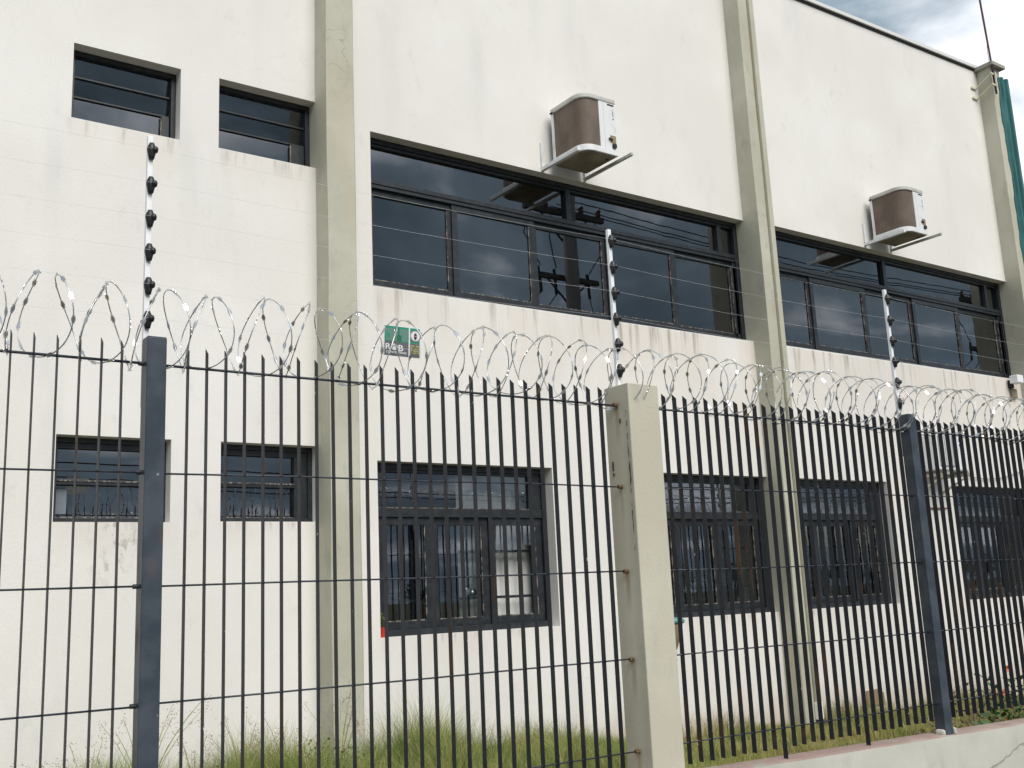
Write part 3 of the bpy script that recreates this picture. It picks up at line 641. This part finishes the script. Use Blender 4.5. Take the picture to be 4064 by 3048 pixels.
for i, (p, d) in enumerate(poses):
    a = d.cross(Vector((0, 0, 1))).normalized(); b = d.cross(a); th = random.uniform(0, math.pi); a2 = a*math.cos(th)+b*math.sin(th); b2 = d.cross(a2)
    mtx = Matrix((d, a2, b2)).transposed()
    if i in near: shared('barb', barb_me, rw, p, mtx.to_euler())
    else:
        n = len(bp); vs_ = [p+mtx@Vector((x, y*1.55, z)) for z in (-.0012, .0012) for x, y in bp]
        rest.add(vs_, [tuple(range(n))[::-1], tuple(range(n, 2*n))]+[(q, (q+1) % n, n+(q+1) % n, n+q) for q in range(n)])
o = part('far_barbs', rest, 'barb_steel', rw); o['kind'] = 'stuff'

# ------------------------------------------------------------------ warning sign on the coil
SX, SZ, SW, SH, SY = 2.944, 1.622, .245, .185, DF+.215
t = thing('warning_sign', 'small green and grey printed sign hanging behind the razor wire', 'sign', (SX+SW/2, SY, SZ-SH))
Wd = lambda u_, v_: (SX+u_*SW, SZ-v_*SH)
def flat(name, u0, u1, v0, v1, mat, lay):
    (a, d), (b, c) = Wd(u0, v0), Wd(u1, v1); part(name, MB().box(a, b, SY-.0012*lay-.001, SY-.0012*lay, c, d), mat, t, (SX+SW/2, SY, SZ-SH))
part('board', MB().box(SX, SX+SW, SY-.0005, SY+.003, SZ-SH, SZ), 'sign_white', t)
flat('green_field', .015, .955, .03, .54, 'sign_green', 1); flat('grey_field', .015, .955, .541, .985, 'sign_grey', 1)
flat('pale_panel', .05, .64, .10, .52, 'sign_pale_green', 2); flat('white_stripe', .655, .69, .03, .985, 'sign_white', 2)
flat('dark_mark', .34, .46, .32, .50, 'sign_dark_green', 3); flat('dark_mark', .37, .40, .06, .34, 'sign_dark_green', 3); flat('green_mark', .09, .15, .26, .40, 'sign_green', 3)
def disc(name, u_, v_, rad, mat, lay, inner=0, sx=1, n=28):
    a, c = Wd(u_, v_); mb = MB()
    if inner:
        vs_ = [(a+rr*math.cos(2*math.pi*i/n), SY-.0012*lay, c+rr*math.sin(2*math.pi*i/n)) for rr in (rad, inner) for i in range(n)]
        mb.add(vs_, [(i, (i+1) % n, n+(i+1) % n, n+i) for i in range(n)])
    else: mb.prism([(a+rad*sx*math.cos(2*math.pi*i/n), c+rad*math.sin(2*math.pi*i/n)) for i in range(n)], 'y', SY-.0012*lay-.001, SY-.0012*lay)
    part(name, mb, mat, t, (SX+SW/2, SY, SZ-SH))
disc('badge', .83, .29, .033, 'sign_pink', 3); disc('badge_centre', .83, .29, .028, 'sign_white', 4); disc('badge_figure', .83, .30, .021, 'sign_ink', 5, sx=.48)
flat('badge_bar', .80, .86, .285, .305, 'sign_pink', 6)
def text(s_, u_, v_, h, mat, lay, wid=None):
    cu = bpy.data.curves.new('t', 'FONT'); cu.body = s_; cu.size = 1; cu.extrude = 0; cu.offset = .02
    tmp = bpy.data.objects.new('t', cu); C.objects.link(tmp); me = tmp.to_mesh(); vv = [tuple(v.co) for v in me.vertices]; ff = [tuple(p.vertices) for p in me.polygons]; tmp.to_mesh_clear(); bpy.data.objects.remove(tmp)
    mxx = max(v[0] for v in vv); mnx = min(v[0] for v in vv); mzz = max(v[1] for v in vv); mnz = min(v[1] for v in vv)
    a, c = Wd(u_, v_); sx = (wid*SW)/(mxx-mnx); sz = (h*SH)/(mzz-mnz)
    mb = MB().add([(a+(v[0]-mnx)*sx, SY-.0012*lay-.0008, c+(v[1]-mnz)*sz) for v in vv], ff)
    part('lettering', mb, mat, t, (SX+SW/2, SY, SZ-SH))
text('R', .04, .81, .20, 'sign_white', 3, .14); text('B', .38, .83, .20, 'sign_white', 3, .13)
disc('ring_letter', .275, .71, .020, 'sign_white', 4, .014); flat('lock_body', .245, .305, .69, .78, 'sign_white', 3); disc('lock_shackle', .275, .685, .008, 'sign_white', 4, .005)
text('CONCERTINAS', .05, .92, .075, 'sign_white', 3, .55)
flat('yellow_strip', .715, .93, .60, .72, 'sign_yellow', 2); flat('yellow_strip', .715, .93, .76, .88, 'sign_yellow', 2)
text('9931-0330', .725, .705, .085, 'sign_grey', 4, .195); text('9934-7202', .725, .865, .085, 'sign_grey', 4, .195)
t.rotation_euler = (R(3), R(1.0), R(-4))

# ------------------------------------------------------------------ yard: grass, weeds, flowers, pots
def blades(name, label, mat, pts, hs, lean, wd):
    n = len(pts); S = 4
    ang = rng.uniform(0, 2*np.pi, n); la = rng.uniform(0, 2*np.pi, n); ln = rng.uniform(.15, 1, n)*lean*hs
    V = np.zeros((n, S*2-1, 3)); k = 0
    for s_ in range(S):
        q = s_/(S-1); cx = pts[:, 0]+np.cos(la)*ln*q**2; cy = pts[:, 1]+np.sin(la)*ln*q**2; cz = pts[:, 2]+hs*(q-.22*q*q*ln/hs)
        ww = wd*(1-q)
        if s_ < S-1:
            V[:, k] = np.stack([cx-np.cos(ang)*ww, cy-np.sin(ang)*ww, cz], -1); V[:, k+1] = np.stack([cx+np.cos(ang)*ww, cy+np.sin(ang)*ww, cz], -1); k += 2
        else: V[:, k] = np.stack([cx, cy, cz], -1)
    base = np.arange(n)*(S*2-1); F = []
    for s_ in range(S-2): F.append(np.stack([base+2*s_, base+2*s_+1, base+2*s_+3, base+2*s_+2], -1))
    tri = np.stack([base+2*(S-2), base+2*(S-2)+1, base+2*(S-1)], -1)
    quads = np.concatenate(F); me = bpy.data.meshes.new(name)
    me.vertices.add(n*(S*2-1)); me.vertices.foreach_set('co', V.reshape(-1))
    lv = np.concatenate([quads.reshape(-1), tri.reshape(-1)]); me.loops.add(len(lv)); me.loops.foreach_set('vertex_index', lv.astype(np.int32))
    cnt = np.concatenate([np.full(len(quads), 4), np.full(len(tri), 3)]); me.polygons.add(len(cnt))
    me.polygons.foreach_set('loop_start', np.concatenate([[0], np.cumsum(cnt)[:-1]]).astype(np.int32)); me.polygons.foreach_set('loop_total', cnt.astype(np.int32))
    me.materials.append(MATS[mat]); me.update(calc_edges=True)
    o = bpy.data.objects.new(name, me); link(o, None, (0, 0, 0)); o['label'] = label; o['category'] = 'grass'; o['kind'] = 'stuff'; return o
def lz(x): return -1.67+.018*(11-np.clip(x, -2, 20))
n = 90000
x = rng.uniform(0.4, 8.2, n); y = 5.5+3.56*rng.beta(1.3, 1.0, n)
clump = .5+.5*np.sin(x*2.1+np.sin(y*1.7)*1.3)*np.sin(x*.83+1.2+y*.6)
fade = np.clip((8.3-x)/2.2, .12, 1)*np.clip((x+.9)/1.6, .6, 1)*(.72+.42*np.sin(x*5.3+2*np.sin(y*3))*np.sin(y*4.1+x))
h = (.45+.36*clump*rng.uniform(.5, 1.1, n))*fade*np.clip(.55+.45*(y-6)/2.5, .5, 1)*rng.uniform(.6, 1.15, n)
blades('tall_grass', 'tall green and yellowing grass in the yard along the wall', 'tall_grass_blades', np.stack([x, y, lz(x)], -1), h, .75, .0032)
n = 70000
x = rng.uniform(3.5, 15, n); y = rng.uniform(5.32, 9.06, n)
h = rng.uniform(.05, .13, n)*(1+.5*np.sin(x*3+y*2))+(y > 8.85)*rng.uniform(0, .22, n)*(np.sin(x*2.3) > -.3)
blades('lawn_grass', 'short yellow green lawn between fence and wall', 'short_grass_blades', np.stack([x, y, lz(x)], -1), h, .8, .0035)
# tall seeding weeds
def weed(x, y, h, n, label):
    z0 = lawn_z(x); t = thing('seeding_grass', label, 'weed', (x, y, z0), 'seeding weeds along the wall')
    st = MB(); sd_ = MB()
    for i in range(n):
        a = random.uniform(0, 6.28); ln = random.uniform(.1, .45)*h; hh = h*random.uniform(.65, 1.05)
        pts = [(x+math.cos(a)*ln*q*q, y+math.sin(a)*ln*.6*q*q, z0+hh*(q-.12*q*q)) for q in np.linspace(0, 1, 6)]
        st.tube(pts, [.0038, .0034, .003, .0026, .002, .0014], 4)
        for k2 in range(16):
            b = Vector(pts[-1])+Vector((random.gauss(0, .022), random.gauss(0, .022), random.uniform(-.12, .03)))
            d = Vector((random.gauss(0, 1), random.gauss(0, 1), random.gauss(0, 1))).normalized()*.008
            sd_.tube([b-d, b+d], [.0025, .001], 3)
    part('stalks', st, 'tall_grass_blades', t); part('seed_heads', sd_, 'seed_head', t)
for i, (x, y, h, n, lb) in enumerate(((1.9, 7.6, .78, 7, 'pink tipped seeding grass left of the left steel post'), (2.35, 7.9, 1.02, 16, 'tall pinkish seeding grass just left of the left steel post'), (2.75, 8.0, .72, 8, 'seeding grass showing right beside the left steel post'), (3.55, 8.2, .80, 9, 'seeding grass in front of the wall under the second small window'), (4.0, 8.2, .95, 14, 'seeding grass leaning right before the nearest pillar'), (1.75, 8.3, .62, 12, 'low seeding grass at the left edge of the yard'), (3.15, 8.1, .88, 12, 'pink seeding grass midway between left steel post and nearest pillar'))): weed(x, y, h, n, lb)
def bush(name, x, y, z0, rx, h, n, leaf, mat, label, cat, flowers=0, group=None):
    t = thing(name, label, cat, (x, y, z0), group); lf = MB(); st = MB(); fl = MB()
    for i in range(n):
        a = random.uniform(0, 6.28); q = random.random()**.6*rx; p = Vector((x+math.cos(a)*q, y+math.sin(a)*q*.7, z0+h*random.uniform(.05, 1)*(1-.5*(q/rx)**2)))
        d = Vector((random.gauss(0, 1), random.gauss(0, 1), random.gauss(.3, .6))).normalized(); s_ = d.cross(Vector((random.gauss(0, 1), random.gauss(0, 1), 1))).normalized()
        L_ = leaf*random.uniform(.6, 1.3); up = d.cross(s_)*.12*L_
        lf.add([p, p+d*L_*.5+s_*L_*.28+up, p+d*L_, p+d*L_*.5-s_*L_*.28+up], [(0, 1, 2, 3)])
        if i % 6 == 0: st.tube([(x+random.gauss(0, .02), y+random.gauss(0, .02), z0), (x+(p.x-x)*.5, y+(p.y-y)*.5, (z0+p.z)/2+.03), p], [.005, .004, .002], 4)
    for i in range(flowers):
        a = random.uniform(0, 6.28); c_ = Vector((x+math.cos(a)*rx*.7, y-abs(math.sin(a))*rx*.6, z0+h*random.uniform(.35, 1.0)))
        for k2 in range(7):
            b = 6.28*k2/7; fl.add([c_, c_+Vector((math.cos(b-.35)*.022, -.012, math.sin(b-.35)*.022)), c_+Vector((math.cos(b)*.036, -.016, math.sin(b)*.036)), c_+Vector((math.cos(b+.35)*.022, -.012, math.sin(b+.35)*.022))], [(0, 1, 2, 3)])
    part('leaves', lf, mat, t); part('stems', st, 'dry_stem', t)
    if flowers: part('flowers', fl, 'flower_orange', t)
    return t
bush('leafy_weed', 3.9, 8.3, lawn_z(3.9), .55, .50, 900, .035, 'weed_leaf', 'low bright green leafy weed in the grass before the nearest pillar', 'weed')
bush('leafy_weed', 2.95, 8.2, lawn_z(2.9), .28, .40, 300, .035, 'weed_leaf', 'small green leafy weed just right of the left steel post', 'weed')
bush('flowering_plant', 9.78, 5.75, -1.62, .26, .80, 170, .075, 'plant_leaf', 'green plant with orange flowers behind the fence at the right edge', 'plant', 7)
bush('flowering_plant', 9.42, 5.80, -1.62, .20, .70, 90, .085, 'plant_leaf', 'broad leaved plant with an orange bloom just left of the flowers at right', 'plant', 3)
bush('dry_shrub', 9.05, 6.1, -1.62, .30, .40, 160, .05, 'dry_stem', 'brown dried shrub behind the fence right of the right steel post', 'shrub')
bush('dry_shrub', 9.9, 6.3, -1.62, .35, .75, 160, .05, 'dry_stem', 'tall withered shrub behind the orange flowers', 'shrub')
t = thing('flower_pot', 'red flower pot with a small green plant on the window sill', 'pot', (4.915, DW+.06, -.314))
part('pot', MB().lathe([(.001, -.3139), (.026, -.3139), (.036, -.235), (.038, -.235), (.038, -.222), (.001, -.222)], 4.915, DW+.06, 20), 'red_pot', t)
lf = MB()
for i in range(110):
    p = Vector((4.915+random.gauss(0, .018), DW+.06+random.gauss(0, .018), -.222+random.uniform(0, .13))); d = Vector((random.gauss(0, 1), random.gauss(0, 1), random.gauss(.4, .6))).normalized()*.026; s_ = d.cross(Vector((0, 0, 1))).normalized()*.008
    lf.add([p, p+d*.5+s_, p+d, p+d*.5-s_], [(0, 1, 2, 3)])
part('leaves', lf, 'weed_leaf', t)
# tapered container with teal rim hanging on the wall, half behind the pier
t = thing('hanging_planter', 'tan tapered hanging planter with teal rim half hidden behind the concrete pier', 'planter', (8.40, 8.88, -.66))
part('body', MB().lathe([(.03, -.66), (.05, -.64), (.10, -.50), (.125, -.40), (.13, -.365)], 8.40, 8.88, 24), 'tan_pot', t, smooth=True)
part('rim', MB().lathe([(.132, -.364), (.15, -.355), (.155, -.33), (.135, -.305), (.10, -.295)], 8.40, 8.88, 24), 'teal_rim', t, smooth=True)
part('hook', MB().box(8.38, 8.42, 8.99, DW-.001, -.36, -.33), 'dark_gap', t)
part('loop_cord', MB().tube([(8.40+.05*math.sin(q), 8.86, -.72-.05+.05*math.cos(q)) for q in np.linspace(0, 6.2, 20)], .005, 6), 'white_plastic', t, smooth=True)

# ------------------------------------------------------------------ across and along the street: seen in the panes
def utility_pole(x, y, label):
    t = thing('utility_pole', label, 'utility pole', (x, y, -1.75), 'utility poles on the pavement')
    part('shaft', MB().tube([(x, y, -1.95), (x, y, 3), (x, y, 9.2)], [.19, .16, .12], 12), 'pole_concrete', t, smooth=True)
    a = part('crossarm', MB().box(x-1.0, x+1.0, y-.22, y-.12, 7.45, 7.57), 'pole_hardware', t)
    part('crossarm', MB().box(x-.8, x+.8, y-.22, y-.12, 6.1, 6.2), 'pole_hardware', t)
    part('brace', MB().tube([(x-.6, y-.17, 7.45), (x, y-.17, 6.9)], .02, 6).tube([(x+.6, y-.17, 7.45), (x, y-.17, 6.9)], .02, 6).tube([(x-.5, y-.17, 6.1), (x, y-.17, 5.65)], .02, 6).tube([(x+.5, y-.17, 6.1), (x, y-.17, 5.65)], .02, 6), 'pole_hardware', t)
    for q in (-.9, -.45, .45, .9): part('insulator', MB().lathe([(.03, 7.57), (.06, 7.62), (.035, 7.66), (.06, 7.70), (.02, 7.75)], x+q, y-.17, 10), 'porcelain', a, smooth=True)
    for q in (-.65, -.25, .6): part('fuse_switch', MB().tube([(x+q, y-.25, 6.35), (x+q+.1, y-.32, 5.85)], .035, 8).tube([(x+q-.05, y-.25, 6.2), (x+q+.2, y-.3, 6.25)], .025, 6), 'pole_hardware', t)
    tr = part('transformer', MB().lathe([(.02, 4.2), (.28, 4.22), (.30, 4.3), (.30, 5.0), (.26, 5.06), (.02, 5.08)], x-.1, y-.55, 20), 'transformer_grey', t, smooth=True)
    for q in (-.3, -.1, .1): part('bushing', MB().lathe([(.05, 5.04), (.06, 5.12), (.03, 5.18), (.055, 5.24), (.03, 5.30), (.05, 5.36), (.015, 5.45)], x+q, y-.55, 10), 'porcelain', tr, smooth=True)
    for i, q in enumerate((-.65, -.25, .6)):
        part('drop_wire', MB().tube([(x+q*1.2, y-.2, 7.6), (x+q*1.7+.15, y-.3, 7.0), (x+q+.12, y-.32, 6.4)], .012, 6).tube([(x+q+.1, y-.32, 5.85), (x+q*1.5, y-.5, 5.5), (x-.1+.2*(i-1), y-.55, 5.45)], .012, 6), 'cable_black', t, smooth=True)
utility_pole(12.75, 3.0, 'concrete utility pole with transformer standing on the pavement out of frame')
utility_pole(27.6, 3.0, 'farther concrete utility pole with transformer out of frame')
for i, (yy, z, s_) in enumerate(((-5.0, 3.3, .25), (-5.05, 3.0, .30), (-5.1, 2.88, .3))):
    tag(part('telephone_cable', MB().tube([(-30+4*q, yy, z-s_*math.sin(math.pi*(q % 8)/8)) for q in range(31)], .016, 5), 'cable_black', None, (0, yy, z)), 'sagging black telephone cable across the street out of frame', 'cable', 'telephone cables across the street')
for i, (q, z) in enumerate(((-.9, 7.76), (-.45, 7.76), (.45, 7.76))):
    tag(part('power_line', MB().tube([(12.75+q*.1, 2.8+q*.3, z), (20, 2.8+q*.3, z-.25), (27.6, 2.8+q*.3, z), (45, 2.8+q*.3, z-.2)], .012, 5), 'cable_black', None, (12.75, 2.8, z)), 'power line between the utility poles out of frame', 'power line', 'power lines between the poles')
# a row of trees beyond the road
lf = MB()
for i in range(1500):
    cc = random.choice([(0, 0, 3.6, 1.7), (1.3, .4, 3.1, 1.3), (-1.3, -.3, 3.2, 1.4), (.3, 1.0, 4.4, 1.2), (-.4, -1, 2.9, 1.3)])
    d = Vector((random.gauss(0, 1), random.gauss(0, 1), random.gauss(0, 1))).normalized()*cc[3]*random.uniform(.6, 1.05); p = Vector(cc[:3])+Vector((d.x, d.y, d.z*.8))
    a = Vector((random.gauss(0, 1), random.gauss(0, 1), random.gauss(0, 1))).normalized(); b = a.cross(Vector((random.gauss(0, 1), 1, .3))).normalized(); s_ = random.uniform(.14, .3)
    lf.add([p, p+a*s_*.5+b*s_*.3, p+a*s_, p+a*s_*.5-b*s_*.3], [(0, 1, 2, 3)])
cm = lf.mesh('crown', 'tree_leaves'); tm = MB().tube([(0, 0, -.1), (.05, 0, 1.3), (0, .05, 2.6), (.2, .1, 3.6)], [.2, .15, .12, .05], 8).tube([(.02, .03, 1.7), (.9, .3, 2.9)], [.09, .03], 6).tube([(.02, .03, 1.9), (-.9, -.2, 3.0)], [.08, .03], 6).mesh('trunk', 'bark')
for i in range(34):
    x, y = 8+i*7.4+random.uniform(-2, 2), -120+random.uniform(-25, 12)
    t = thing('street_tree', 'leafy tree across the road, seen only as a reflection', 'tree', (x, y, -1.96), 'trees across the road')
    s_ = random.uniform(.9, 1.5); t.scale = (s_, s_, s_*random.uniform(.8, 1.0)); t.rotation_euler.z = random.uniform(0, 6)
    for nm, me in (('trunk', tm), ('crown', cm)):
        o = bpy.data.objects.new(nm, me); C.objects.link(o); o.parent = t
